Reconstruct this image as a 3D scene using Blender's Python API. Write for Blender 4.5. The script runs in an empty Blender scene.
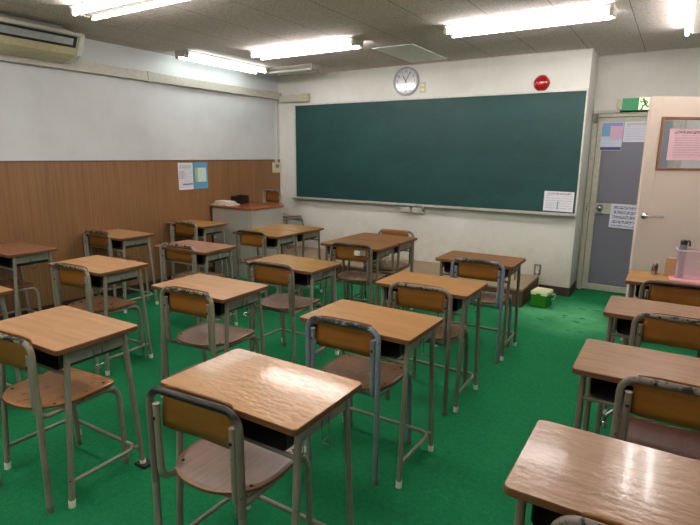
import bpy, bmesh, math, random
from mathutils import Vector, Matrix
random.seed(7)
PI = math.pi
scn = bpy.context.scene
col = scn.collection

# ------------------------------------------------------------------ camera
F_PX, PITCH, YAW, ROLL, CAM_H = 515.73, 0.2064, 0.5581, 0.0089, 1.494
cy, sy, cp, sp = math.cos(YAW), math.sin(YAW), math.cos(PITCH), math.sin(PITCH)
fw = Vector((-sy*cp, cy*cp, -sp)); rr = Vector((cy, sy, 0)); uu = rr.cross(fw)
cr, sr = math.cos(ROLL), math.sin(ROLL)
R3 = rr*cr + uu*sr; U3 = rr*-sr + uu*cr
cd = bpy.data.cameras.new('camera'); cam = bpy.data.objects.new('camera', cd); col.objects.link(cam)
cam.matrix_world = Matrix(((R3.x, U3.x, -fw.x, 0), (R3.y, U3.y, -fw.y, 0), (R3.z, U3.z, -fw.z, CAM_H), (0, 0, 0, 1)))
cd.sensor_width = 36; cd.lens = 36*F_PX/700; cd.clip_start = 0.02
scn.camera = cam

# ------------------------------------------------------------------ room sizes (metres)
K = 0.945
def kx(v): return v*K
def kz(z): return CAM_H-(CAM_H-z)*K
WALL_L = -4.875; WALL_F = kx(6.212); WALL_D = kx(6.70); CEIL = kz(2.604)
COLX = kx(-0.905); WALL_R = 0.52; WALL_B = -3.4
DESK_H = 0.719

# ------------------------------------------------------------------ materials
def lin(c):
    c = c/255.0
    return c/12.92 if c <= 0.04045 else ((c+0.055)/1.055)**2.4
def rgb(r, g, b): return (lin(r), lin(g), lin(b), 1)
MATS = {}
class NT:
    def __init__(s, name):
        s.m = bpy.data.materials.new(name); s.m.use_nodes = True
        s.t = s.m.node_tree; s.b = s.t.nodes['Principled BSDF']; s.out = s.t.nodes['Material Output']
    def n(s, typ, **kw):
        o = s.t.nodes.new(typ)
        for k, v in kw.items():
            if k in o.inputs.keys() if isinstance(k, str) else False: o.inputs[k].default_value = v
            else: setattr(o, k, v)
        return o
    def l(s, a, b): s.t.links.new(a, b)
    def coord(s, kind='Object', scale=(1, 1, 1), rnd=False, loc=(0, 0, 0)):
        tc = s.n('ShaderNodeTexCoord'); mp = s.n('ShaderNodeMapping'); mp.inputs['Scale'].default_value = scale
        mp.inputs['Location'].default_value = loc
        if rnd:
            oi = s.n('ShaderNodeObjectInfo'); ml = s.n('ShaderNodeMath', operation='MULTIPLY'); ml.inputs[1].default_value = 37.0
            s.l(oi.outputs['Random'], ml.inputs[0])
            ad = s.n('ShaderNodeVectorMath', operation='ADD'); s.l(tc.outputs[kind], ad.inputs[0]); s.l(ml.outputs[0], ad.inputs[1])
            s.l(ad.outputs[0], mp.inputs['Vector'])
        else: s.l(tc.outputs[kind], mp.inputs['Vector'])
        return mp.outputs['Vector']
    def noise(s, vec, scale, detail=4, rough=0.55):
        o = s.n('ShaderNodeTexNoise'); o.inputs['Scale'].default_value = scale; o.inputs['Detail'].default_value = detail
        o.inputs['Roughness'].default_value = rough; s.l(vec, o.inputs['Vector']); return o.outputs['Fac']
    def ramp(s, fac, stops):
        o = s.n('ShaderNodeValToRGB'); e = o.color_ramp.elements
        while len(e) < len(stops): e.new(0.5)
        for i, (p, c) in enumerate(stops): e[i].position = p; e[i].color = c
        s.l(fac, o.inputs['Fac']); return o.outputs['Color']
    def mix(s, fac, a, b, blend='MIX'):
        o = s.n('ShaderNodeMix', data_type='RGBA', blend_type=blend)
        for sock, v in ((o.inputs[0], fac), (o.inputs[6], a), (o.inputs[7], b)):
            if hasattr(v, 'node'): s.l(v, sock)
            else: sock.default_value = v
        return o.outputs[2]
    def math(s, op, a, b=0.0, clamp=False):
        o = s.n('ShaderNodeMath', operation=op); o.use_clamp = clamp
        for i, v in enumerate((a, b)):
            if hasattr(v, 'node'): s.l(v, o.inputs[i])
            else: o.inputs[i].default_value = v
        return o.outputs[0]
    def bump(s, h, strength, dist=0.002):
        o = s.n('ShaderNodeBump'); o.inputs['Strength'].default_value = strength; o.inputs['Distance'].default_value = dist
        s.l(h, o.inputs['Height']); s.l(o.outputs[0], s.b.inputs['Normal'])
    def base(s, c):
        if hasattr(c, 'node'): s.l(c, s.b.inputs['Base Color'])
        else: s.b.inputs['Base Color'].default_value = c
        return s
    def set(s, **kw):
        for k, v in kw.items():
            k = {'rough': 'Roughness', 'metal': 'Metallic', 'spec': 'Specular IOR Level', 'coat': 'Coat Weight', 'trans': 'Transmission Weight', 'coatr': 'Coat Roughness'}.get(k, k)
            s.b.inputs[k].default_value = v
        return s

def plain(name, c, rough=0.5, var=0.06, scale=30, **kw):
    t = NT(name); v = t.coord(rnd=True)
    f = t.noise(v, scale, 3)
    d = tuple(max(0, x*(1-var*2)) for x in c[:3])+(1,); e = tuple(min(1, x*(1+var)) for x in c[:3])+(1,)
    t.base(t.ramp(f, [(0.3, d), (0.7, e)])).set(rough=rough, **kw)
    return t.m

def wall_paint(name, c, stain, low=None):
    t = NT(name); v = t.coord()
    big = t.noise(v, 1.3, 6, 0.6); fine = t.noise(v, 9, 5, 0.65)
    a = t.ramp(big, [(0.35, stain), (0.62, c)])
    a = t.mix(t.math('MULTIPLY', t.math('GREATER_THAN', fine, 0.64), 0.18), a, stain)
    if low:   # scuffed and grimy lower part of the wall
        sx = t.n('ShaderNodeSeparateXYZ'); t.l(v, sx.inputs[0])
        g = t.n('ShaderNodeMapRange'); g.inputs['From Min'].default_value = 0.75; g.inputs['From Max'].default_value = 0.05; t.l(sx.outputs['Z'], g.inputs['Value'])
        g2 = t.math('MULTIPLY', g.outputs[0], t.math('ADD', t.math('MULTIPLY', fine, 1.1), 0.1), True)
        a = t.mix(g2, a, low)
    t.base(a).set(rough=0.75, spec=0.25); t.bump(t.noise(v, 120, 3), 0.12, 0.001)
    return t.m

M_WALL_SIDE = wall_paint('side_wall_paint', rgb(212, 214, 214), rgb(199, 201, 200))
M_WALL_FRONT = wall_paint('front_wall_paint', rgb(230, 229, 222), rgb(216, 214, 206), rgb(176, 168, 148))

def wood_laminate(name, lo, hi, rough=0.3, scale=(3, 40, 40), rnd=True, coat=0.0, wave=0.0, kind='Object'):
    t = NT(name); v = t.coord(kind, scale, rnd)
    f = t.noise(v, 1.0, 6, 0.6); f2 = t.noise(v, 5.0, 3, 0.5)
    fm = t.math('ADD', t.math('MULTIPLY', f, 0.7), t.math('MULTIPLY', f2, 0.3))
    t.base(t.ramp(fm, [(0.36, lo), (0.64, hi)])).set(rough=rough, coat=coat, coatr=0.08)
    v2 = t.coord('Object', (1, 1, 1), rnd)
    r = t.math('ADD', t.math('MULTIPLY', t.noise(v2, 30, 3), 0.05), rough-0.025); t.l(r, t.b.inputs['Roughness'])
    if wave: t.bump(t.noise(t.coord('Object', (22, 60, 30), rnd), 1, 2, 0.5), wave, 0.003)
    return t.m
def pair(r, g, b, d=0.86):
    c = rgb(r, g, b); return tuple(x*d*d for x in c[:3])+(1,), c
TOP = {
 'tan':    wood_laminate('light_tan_desktop', *pair(198, 150, 104), rough=0.42, wave=0.05),
 'pale':   wood_laminate('pale_glossy_desktop', *pair(196, 144, 86), rough=0.22, wave=0.8, coat=0.3),
 'buff':   wood_laminate('buff_desktop', *pair(194, 146, 98), rough=0.33, wave=0.08),
 'orange': wood_laminate('orange_brown_desktop', *pair(184, 132, 72), rough=0.36, wave=0.06),
 'gold':   wood_laminate('golden_desktop', *pair(180, 136, 78), rough=0.22, wave=0.03),
 'dark':   wood_laminate('dark_brown_desktop', *pair(140, 98, 56), rough=0.42, wave=0.05),
 'pink':   wood_laminate('pinkish_desktop', *pair(180, 138, 104), rough=0.22, wave=0.5, coat=0.2),
 'red':    wood_laminate('reddish_desktop', *pair(160, 108, 78), rough=0.38, wave=0.06),
}
M_EDGE = wood_laminate('plywood_edge', *pair(120, 76, 42), rough=0.5, scale=(3, 3, 300))
M_PLY = wood_laminate('varnished_plywood', *pair(156, 98, 36), rough=0.35, scale=(3, 30, 30), wave=0.03)
SEAT = {'brown': wood_laminate('brown_plywood_seat', *pair(158, 112, 76), rough=0.28, scale=(40, 4, 30), wave=0.06),
        'tan': wood_laminate('tan_plywood_seat', *pair(190, 134, 80), rough=0.28, scale=(40, 4, 30), wave=0.06),
        'worn': wood_laminate('worn_plywood_seat', *pair(176, 140, 120), rough=0.25, scale=(46, 4, 30), wave=0.1),
        'red': wood_laminate('reddish_plywood_seat', *pair(128, 78, 60), rough=0.22, scale=(40, 4, 30), wave=0.06)}

def tube_paint(name, c, worn=(0.012, 0.009, 0.008, 1), z0=None, amount=0.5):
    t = NT(name); v = t.coord(rnd=True)
    f = t.noise(v, 45, 5, 0.7)
    a = t.ramp(t.noise(v, 9, 3), [(0.3, tuple(x*0.82 for x in c[:3])+(1,)), (0.7, c)])
    chip = t.math('GREATER_THAN', f, 0.66)
    if z0 is not None:   # paint rubbed off where hands grip the top rail
        tc = t.coord(); sx = t.n('ShaderNodeSeparateXYZ'); t.l(tc, sx.inputs[0])
        g = t.n('ShaderNodeMapRange'); g.inputs['From Min'].default_value = z0-0.02; g.inputs['From Max'].default_value = z0; t.l(sx.outputs['Z'], g.inputs['Value'])
        w = t.noise(v, 34, 5, 0.7)
        chip = t.math('MAXIMUM', chip, t.math('MULTIPLY', g.outputs[0], t.math('GREATER_THAN', w, 1-amount)))
    t.base(t.mix(chip, a, worn)).set(rough=0.35, spec=0.5)
    return t.m
TUBE = {'olive': tube_paint('olive_grey_tube', rgb(148, 138, 122)), 'green': tube_paint('green_grey_tube', rgb(150, 142, 130)),
        'brown': tube_paint('brown_grey_tube', rgb(128, 114, 98)), 'blue': tube_paint('blue_grey_tube', rgb(128, 136, 146))}
TUBEW = {'olive': tube_paint('olive_grey_tube_worn', rgb(146, 140, 120), z0=0.748, amount=0.5), 'green': tube_paint('green_grey_tube_worn', rgb(156, 148, 138), z0=0.748, amount=0.5),
         'brown': tube_paint('brown_grey_tube_worn', rgb(132, 120, 106), z0=0.748, amount=0.46), 'blue': tube_paint('blue_grey_tube_worn', rgb(132, 140, 150), z0=0.748, amount=0.54),
         'bare': tube_paint('dark_worn_tube', rgb(122, 112, 98), z0=0.735, amount=0.72)}
M_APRON = plain('green_grey_sheet', rgb(136, 134, 122), 0.5)
M_TRAY = plain('dark_tray_sheet', rgb(50, 48, 46), 0.55)
M_CAPW = plain('white_plastic_cap', rgb(244, 240, 230), 0.5)
M_CAPD = plain('grey_rubber_cap', rgb(122, 118, 104), 0.6)
M_CHROME = plain('chrome', rgb(190, 190, 186), 0.22, metal=1.0)
M_BOLT = plain('dark_steel_bolt', rgb(40, 36, 34), 0.35, metal=0.6)
M_WHITE = plain('white_painted_metal', rgb(214, 212, 204), 0.4)
M_ALU = plain('aluminium', rgb(196, 194, 184), 0.35, metal=0.35)
M_DOORFRAME = plain('cream_door_frame', rgb(188, 184, 168), 0.45)
M_BEIGE = plain('beige_door_paint', rgb(230, 210, 194), 0.5, var=0.02, scale=3)
M_CREAM = plain('cream_plastic', rgb(206, 196, 162), 0.5)
M_ACBEIGE = plain('yellowed_plastic', rgb(192, 182, 148), 0.45)
M_ACWHITE = plain('offwhite_plastic', rgb(206, 202, 190), 0.4)
M_GREY = plain('grey_louvre', rgb(158, 162, 162), 0.5)
M_BLACK = plain('black_plastic', rgb(26, 25, 26), 0.45)
M_RED = plain('red_plastic', rgb(178, 16, 26), 0.18, coat=0.6)
M_BROWNBASE = plain('dark_brown_vinyl', rgb(66, 48, 44), 0.5)
M_FRAMEBROWN = plain('brown_wood_frame', rgb(152, 98, 62), 0.45)
M_GREENBOX = plain('green_plastic', rgb(40, 128, 20), 0.35)
M_LIDCREAM = plain('cream_lid', rgb(226, 226, 180), 0.4)
M_PODTOP = wood_laminate('podium_top', *pair(166, 146, 118), rough=0.55, scale=(4, 30, 30), rnd=False)
M_PODSIDE = wood_laminate('podium_side', *pair(104, 72, 50, 0.75), rough=0.55, scale=(4, 40, 8), rnd=False)
M_LECBODY = plain('grey_steel_panel', rgb(176, 171, 160), 0.45, var=0.03, scale=4)
M_LECTOP = wood_laminate('reddish_lectern_top', *pair(160, 92, 56), rough=0.25, scale=(3, 30, 30), rnd=False)
M_LECEDGE = plain('dark_brown_lectern_edge', rgb(70, 44, 30), 0.5)
M_PINK = plain('pink_sheet', rgb(246, 170, 190), 0.6)
M_CARD = wood_laminate('tan_board', *pair(206, 160, 116), rough=0.5)

def carpet():
    t = NT('green_carpet'); v = t.coord()
    n1 = t.noise(v, 260, 2); n2 = t.noise(v, 2.2, 5, 0.6); n3 = t.noise(v, 38, 4, 0.7)
    a = t.ramp(t.math('ADD', t.math('MULTIPLY', n1, 0.68), t.math('MULTIPLY', n3, 0.32)), [(0.35, rgb(18, 96, 58)), (0.65, rgb(42, 144, 90))])
    a = t.mix(t.math('MULTIPLY', t.math('SUBTRACT', n2, 0.45, True), 1.2, True), a, rgb(36, 140, 88))
    # paler patch of pile in front of the door, with dark spots in it
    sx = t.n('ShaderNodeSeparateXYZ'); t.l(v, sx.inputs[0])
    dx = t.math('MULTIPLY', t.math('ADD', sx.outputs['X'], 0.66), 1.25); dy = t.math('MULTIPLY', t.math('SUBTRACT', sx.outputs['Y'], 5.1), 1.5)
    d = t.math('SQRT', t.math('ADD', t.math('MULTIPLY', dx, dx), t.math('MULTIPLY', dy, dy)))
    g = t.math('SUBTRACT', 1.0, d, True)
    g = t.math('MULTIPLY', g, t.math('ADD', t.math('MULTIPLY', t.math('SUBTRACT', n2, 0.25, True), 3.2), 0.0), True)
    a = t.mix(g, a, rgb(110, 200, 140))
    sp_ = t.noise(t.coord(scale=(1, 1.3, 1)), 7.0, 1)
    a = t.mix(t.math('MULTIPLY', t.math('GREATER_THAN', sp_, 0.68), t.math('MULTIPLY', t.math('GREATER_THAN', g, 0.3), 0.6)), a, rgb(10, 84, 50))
    t.base(a).set(rough=0.95, spec=0.1); t.bump(n1, 0.6, 0.004)
    return t.m
def ceiling_mat():
    t = NT('rock_wool_ceiling'); v = t.coord()
    n1 = t.noise(v, 75, 5, 0.75); n2 = t.noise(v, 1.4, 3)
    a = t.ramp(n1, [(0.36, rgb(150, 139, 133)), (0.5, rgb(210, 199, 194)), (0.7, rgb(222, 213, 208))])
    a = t.mix(t.math('MULTIPLY', n2, 0.35), a, rgb(190, 178, 168))
    sx = t.n('ShaderNodeSeparateXYZ'); t.l(v, sx.inputs[0])
    def seam(s, off, per, w):
        m = t.math('PINGPONG', t.math('ADD', s, off+50*per), per/2)
        return t.math('LESS_THAN', m, w)
    s1 = seam(sx.outputs['X'], 0.418, 0.475, 0.0028)
    s2 = seam(sx.outputs['Y'], -0.06, 0.95, 0.0022)
    a = t.mix(t.math('MULTIPLY', s1, 0.8), a, rgb(66, 60, 52)); a = t.mix(t.math('MULTIPLY', s2, 0.45), a, rgb(80, 74, 64))
    t.base(a).set(rough=0.95, spec=0.1); t.bump(n1, 0.5, 0.004)
    return t.m
def wainscot_mat():
    t = NT('brown_wood_panelling')
    f = t.noise(t.coord(scale=(60, 60, 1.2)), 1.0, 5, 0.6); f2 = t.noise(t.coord(scale=(14, 14, 0.5)), 1.0, 3)
    fm = t.math('ADD', t.math('MULTIPLY', f, 0.8), t.math('MULTIPLY', f2, 0.2))
    t.base(t.ramp(fm, [(0.36, rgb(128, 90, 56)), (0.52, rgb(144, 103, 66)), (0.68, rgb(156, 114, 76))])).set(rough=0.42)
    return t.m
def chalkboard_mat():
    t = NT('green_chalkboard'); v = t.coord(scale=(1, 1, 2.2))
    f = t.noise(v, 1.1, 5, 0.6); f2 = t.noise(v, 7, 4, 0.7)
    a = t.ramp(f, [(0.3, rgb(25, 64, 62)), (0.7, rgb(37, 80, 77))])
    a = t.mix(t.math('MULTIPLY', t.math('SUBTRACT', f2, 0.5, True), 0.25, True), a, rgb(96, 124, 120))
    t.base(a).set(rough=0.48, spec=0.35); return t.m
def emit(name, c, s):
    t = NT(name); t.base(c).set(rough=0.4); t.b.inputs['Emission Color'].default_value = c; t.b.inputs['Emission Strength'].default_value = s; return t.m
M_TUBELIGHT = emit('lit_fluorescent_tube', (1.0, 0.955, 0.94, 1), 16.0)
M_TUBEOFF = plain('unlit_fluorescent_tube', rgb(224, 222, 212), 0.3)
def glass_mat(name, tint, gloss=0.12, rough=0.02):
    t = NT(name); tr = t.n('ShaderNodeBsdfTransparent'); tr.inputs['Color'].default_value = tint
    gl = t.n('ShaderNodeBsdfGlossy'); gl.inputs['Roughness'].default_value = rough
    mx = t.n('ShaderNodeMixShader'); mx.inputs[0].default_value = gloss
    t.l(tr.outputs[0], mx.inputs[1]); t.l(gl.outputs[0], mx.inputs[2]); t.l(mx.outputs[0], t.out.inputs['Surface'])
    return t.m
M_GLASS = glass_mat('clear_glass', (0.88, 0.9, 0.92, 1))
def milky():
    t = NT('milky_clear_plastic'); tr = t.n('ShaderNodeBsdfTransparent'); tr.inputs['Color'].default_value = (0.98, 0.95, 0.96, 1)
    t.base(rgb(246, 226, 230)).set(rough=0.15); mx = t.n('ShaderNodeMixShader'); mx.inputs[0].default_value = 0.22
    t.l(tr.outputs[0], mx.inputs[1]); t.l(t.b.outputs[0], mx.inputs[2]); t.l(mx.outputs[0], t.out.inputs['Surface']); return t.m
M_CLEARPL = milky()
def frosted():
    t = NT('frosted_glass'); t.base(rgb(156, 154, 164)).set(rough=0.42, spec=0.5)
    tl = t.n('ShaderNodeBsdfTranslucent'); tl.inputs['Color'].default_value = rgb(170, 172, 186)
    mx = t.n('ShaderNodeMixShader'); mx.inputs[0].default_value = 0.5
    t.l(t.b.outputs[0], mx.inputs[1]); t.l(tl.outputs[0], mx.inputs[2]); t.l(mx.outputs[0], t.out.inputs['Surface'])
    t.bump(t.noise(t.coord(), 400, 2), 0.2, 0.001)
    return t.m
M_FROST = frosted()

def print_mat(name, paper, ink, rows, cols, thr=0.5, title=None, margin=0.08, blocks=(), outline=False, fill=0.5):
    """Paper with rows of small illegible characters; uses generated coordinates of a thin sheet (u,v)."""
    t = NT(name)
    uv = t.n('ShaderNodeUVMap'); uv.uv_map = 'UVMap'
    sx = t.n('ShaderNodeSeparateXYZ'); t.l(uv.outputs[0], sx.inputs[0]); u, v = sx.outputs['X'], sx.outputs['Y']
    nm = t.n('ShaderNodeMapping'); nm.inputs['Scale'].default_value = (cols, rows*2.2, 1); t.l(uv.outputs[0], nm.inputs['Vector'])
    nz = t.noise(nm.outputs[0], 2.0, 3, 0.7)
    row = t.math('LESS_THAN', t.math('FRACT', t.math('MULTIPLY', v, rows)), fill)
    inside = t.math('MULTIPLY', t.math('GREATER_THAN', u, margin), t.math('LESS_THAN', u, 1-margin))
    inside = t.math('MULTIPLY', inside, t.math('MULTIPLY', t.math('GREATER_THAN', v, margin), t.math('LESS_THAN', v, 0.80 if title else 1-margin)))
    k = t.math('MULTIPLY', t.math('MULTIPLY', row, inside), t.math('GREATER_THAN', nz, thr))
    c = paper
    for (u0, u1, v0, v1, bc) in blocks:
        m = t.math('MULTIPLY', t.math('MULTIPLY', t.math('GREATER_THAN', u, u0), t.math('LESS_THAN', u, u1)), t.math('MULTIPLY', t.math('GREATER_THAN', v, v0), t.math('LESS_THAN', v, v1)))
        c = t.mix(m, c, bc)
    c = t.mix(t.math('MULTIPLY', k, 0.85), c, ink)
    if title:
        tm = t.n('ShaderNodeMapping'); tm.inputs['Scale'].default_value = (cols*0.55, 9, 1); t.l(uv.outputs[0], tm.inputs['Vector'])
        tn = t.noise(tm.outputs[0], 2.4, 2, 0.6)
        m = t.math('MULTIPLY', t.math('GREATER_THAN', v, 0.84), t.math('LESS_THAN', v, 0.93)); m = t.math('MULTIPLY', m, t.math('GREATER_THAN', tn, 0.5))
        m = t.math('MULTIPLY', m, t.math('MULTIPLY', t.math('GREATER_THAN', u, 0.1), t.math('LESS_THAN', u, 0.9)))
        c = t.mix(m, c, title)
    t.base(c).set(rough=0.6)
    return t.m

# ------------------------------------------------------------------ mesh helpers
class MB:
    """collects geometry, built as ONE mesh"""
    def __init__(s): s.v = []; s.f = []; s.mi = []; s.sm = []; s.uvf = {}
    def add(s, vs, fs, mi=0, smooth=False):
        o = len(s.v); s.v += [tuple(p) for p in vs]
        for f in fs: s.f.append([i+o for i in f]); s.mi.append(mi); s.sm.append(smooth)
    def box(s, c, d, r=0.0, mi=0, rot=None, seg=2):
        bm = bmesh.new(); bmesh.ops.create_cube(bm, size=1)
        bmesh.ops.scale(bm, vec=d, verts=bm.verts)
        if r > 0: bmesh.ops.bevel(bm, geom=bm.edges[:], offset=min(r, min(d)*0.49), segments=seg, affect='EDGES', profile=0.5)
        if rot is not None: bmesh.ops.transform(bm, matrix=rot, verts=bm.verts)
        bmesh.ops.translate(bm, vec=c, verts=bm.verts)
        s.bm(bm, mi, False)
    def bm(s, bm, mi=0, smooth=False):
        bm.verts.index_update(); s.add([v.co[:] for v in bm.verts], [[v.index for v in f.verts] for f in bm.faces], mi, smooth); bm.free()
    def b2(s, x0, x1, y0, y1, z0, z1, r=0.0, mi=0): s.box(((x0+x1)/2, (y0+y1)/2, (z0+z1)/2), (abs(x1-x0), abs(y1-y0), abs(z1-z0)), r, mi)
    def plate(s, outline, z0, z1, mi_top=0, mi_side=0, r=0.002):
        """outline: list of (x,y) ccw; thin plate with chamfered rim"""
        n = len(outline); cx = sum(p[0] for p in outline)/n; cyy = sum(p[1] for p in outline)/n
        def ring(z, inset):
            return [(p[0]-(p[0]-cx)*inset, p[1]-(p[1]-cyy)*inset, z) for p in outline]
        q = r/max(0.05, max(abs(p[0]-cx) for p in outline))
        rings = [ring(z0, q), ring(z0+r, 0), ring(z1-r, 0), ring(z1, q)]
        o = len(s.v); vs = [p for R in rings for p in R]; fs = []; mis = []
        for k in range(3):
            for i in range(n): fs.append([k*n+i, k*n+(i+1) % n, (k+1)*n+(i+1) % n, (k+1)*n+i]); mis.append(mi_side)
        fs.append(list(range(n))[::-1]); mis.append(mi_side); fs.append([3*n+i for i in range(n)]); mis.append(mi_top)
        s.v += vs
        for f, m in zip(fs, mis): s.f.append([i+o for i in f]); s.mi.append(m); s.sm.append(False)
    def tube(s, pts, r, seg=10, bend=0.0, mi=0, cap=True, closed=False):
        pts = [Vector(p) for p in pts]
        if bend > 0: pts = fillet(pts, bend)
        n = len(pts); tang = []
        for i in range(n):
            a = pts[max(i-1, 0)]; b = pts[min(i+1, n-1)]; tang.append((b-a).normalized())
        t0 = tang[0]; up = Vector((0, 0, 1)) if abs(t0.z) < 0.9 else Vector((1, 0, 0))
        nx = t0.cross(up).normalized(); vs = []; prev = t0
        for i in range(n):
            q = prev.rotation_difference(tang[i]); nx = q @ nx; nx = (nx-tang[i]*nx.dot(tang[i])).normalized(); prev = tang[i]
            ny = tang[i].cross(nx)
            for k in range(seg): a = 2*PI*k/seg; vs.append(pts[i]+(nx*math.cos(a)+ny*math.sin(a))*r)
        fs = [[i*seg+k, i*seg+(k+1) % seg, (i+1)*seg+(k+1) % seg, (i+1)*seg+k] for i in range(n-1) for k in range(seg)]
        s.add(vs, fs, mi, True)
        if cap:
            s.add(vs[:seg], [list(range(seg))[::-1]], mi); s.add(vs[-seg:], [list(range(seg))], mi)
    def lathe(s, prof, c, axis='z', seg=24, mi=0, smooth=True):
        """prof: (radius, height) list"""
        vs = []
        for (r, h) in prof:
            for k in range(seg):
                a = 2*PI*k/seg; x, y = r*math.cos(a), r*math.sin(a)
                vs.append({'z': (c[0]+x, c[1]+y, c[2]+h), 'y': (c[0]+x, c[1]-h, c[2]+y), 'x': (c[0]+h, c[1]+x, c[2]+y)}[axis])
        n = len(prof)
        fs = [[i*seg+k, i*seg+(k+1) % seg, (i+1)*seg+(k+1) % seg, (i+1)*seg+k] for i in range(n-1) for k in range(seg)]
        s.add(vs, fs, mi, smooth); s.add(vs[:seg], [list(range(seg))[::-1]], mi); s.add(vs[-seg:], [list(range(seg))], mi)
    def mesh(s, name):
        me = bpy.data.meshes.new(name); me.from_pydata(s.v, [], s.f); me.update()
        me.polygons.foreach_set('material_index', s.mi); me.polygons.foreach_set('use_smooth', s.sm)
        bm = bmesh.new(); bm.from_mesh(me); bmesh.ops.recalc_face_normals(bm, faces=bm.faces); bm.to_mesh(me); bm.free()
        return me
    def build(s, name, mats, parent=None, loc=None, key=None):
        return put(name, s.mesh(name), mats, parent, loc)
def fillet(pts, r, seg=6):
    out = [pts[0]]
    for i in range(1, len(pts)-1):
        a, b, c = pts[i-1], pts[i], pts[i+1]; d1 = (a-b).normalized(); d2 = (c-b).normalized()
        ang = d1.angle(d2)
        if ang > PI-0.03: out.append(b); continue
        k = min(r/math.tan(ang/2), (a-b).length*0.49, (c-b).length*0.49); rr_ = k*math.tan(ang/2)
        p1 = b+d1*k; p2 = b+d2*k; cen = b+(d1+d2).normalized()*(rr_/math.sin(ang/2))
        v1 = p1-cen; v2 = p2-cen; tot = v1.angle(v2); ax = v1.cross(v2).normalized()
        for j in range(seg+1): out.append(cen+Matrix.Rotation(tot*j/seg, 3, ax) @ v1)
    out.append(pts[-1]); return out
def put(name, me, mats, parent=None, loc=None):
    o = bpy.data.objects.new(name, me); col.objects.link(o)
    if not isinstance(mats, (list, tuple)): mats = [mats]
    while len(me.materials) < len(mats): me.materials.append(mats[len(me.materials)])
    for i, m in enumerate(mats):
        if o.material_slots[i].material is not m: o.material_slots[i].link = 'OBJECT'; o.material_slots[i].material = m
    if parent: o.parent = parent
    if loc: o.location = loc
    return o
def tag(o, label=None, cat=None, group=None, kind=None):
    if label: o['label'] = label
    if cat: o['category'] = cat
    if group: o['group'] = group
    if kind: o['kind'] = kind
    return o
def thing(name, label, cat, loc=(0, 0, 0), rz=0.0, group=None):
    o = bpy.data.objects.new(name, None); col.objects.link(o); o.location = loc; o.rotation_euler = (0, 0, rz); o.empty_display_size = 0.1
    return tag(o, label, cat, group)
def rounded(x0, x1, y0, y1, r, seg=4):
    if not isinstance(r, (list, tuple)): r = [r]*4
    out = []
    for (cx, cyy, a0, q) in ((x1-r[0], y0+r[0], -PI/2, r[0]), (x1-r[1], y1-r[1], 0, r[1]), (x0+r[2], y1-r[2], PI/2, r[2]), (x0+r[3], y0+r[3], PI, r[3])):
        for k in range(seg+1): a = a0+PI/2*k/seg; out.append((cx+q*math.cos(a), cyy+q*math.sin(a)))
    return out
def sheet(name, w, h, mat, parent=None, t=0.0012):
    """upright paper in the local XZ plane, facing -Y, with UVs 0..1"""
    me = bpy.data.meshes.new(name)
    vs = [(x, y, z) for y in (0, t) for (x, z) in ((0, 0), (w, 0), (w, h), (0, h))]
    me.from_pydata(vs, [], [[0, 1, 2, 3], [7, 6, 5, 4], [0, 4, 5, 1], [1, 5, 6, 2], [2, 6, 7, 3], [3, 7, 4, 0]])
    uv = me.uv_layers.new(name='UVMap')
    for lp in me.loops: p = me.vertices[lp.vertex_index].co; uv.data[lp.index].uv = (p.x/w, p.z/h)
    return put(name, me, mat, parent)

# ------------------------------------------------------------------ the setting
def struct(name, mb, mats): return tag(mb.build(name, mats), kind='structure')
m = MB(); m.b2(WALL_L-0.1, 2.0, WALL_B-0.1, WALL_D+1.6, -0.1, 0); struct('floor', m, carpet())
m = MB(); m.b2(WALL_L-0.1, 2.0, WALL_B-0.1, WALL_D+1.6, CEIL, CEIL+0.1); struct('ceiling', m, ceiling_mat())
m = MB(); m.b2(WALL_L-0.1, WALL_L, WALL_B, WALL_F, 0, CEIL); struct('wall_left', m, M_WALL_SIDE)
m = MB(); m.b2(WALL_L-0.1, COLX, WALL_F, WALL_D+0.12, 0, CEIL); struct('wall_front', m, M_WALL_FRONT)
# wall with the two doors at the right of the chalkboard, set back from it
DX0, DX1, DZ = kx(-0.893), kx(-0.893)+0.86, kz(1.985)
m = MB(); m.b2(DX0, WALL_R+0.12, WALL_D, WALL_D+0.12, DZ, CEIL); m.b2(DX1, WALL_R+0.12, WALL_D, WALL_D+0.12, 0, DZ); m.b2(COLX, DX0, WALL_D, WALL_D+0.12, 0, CEIL)
struct('wall_far', m, M_WALL_FRONT)
OY0, OY1 = 5.06, 5.93
m = MB(); m.b2(WALL_R, WALL_R+0.12, WALL_B, OY0, 0, CEIL); m.b2(WALL_R, WALL_R+0.12, OY1, WALL_D, 0, CEIL); m.b2(WALL_R, WALL_R+0.12, OY0, OY1, 1.95, CEIL)
struct('wall_right', m, M_WALL_SIDE)
m = MB(); m.b2(WALL_L, WALL_R, WALL_B-0.12, WALL_B, 0, CEIL); struct('wall_back', m, M_WALL_SIDE)
m = MB(); m.b2(COLX-0.4, 2.0, WALL_D+1.5, WALL_D+1.6, 0, CEIL); m.b2(1.9, 2.0, WALL_B, WALL_D+1.5, 0, CEIL); m.b2(COLX-0.5, COLX-0.4, WALL_D+0.12, WALL_D+1.6, 0, CEIL)
struct('wall_corridor', m, M_WALL_SIDE)
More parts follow.
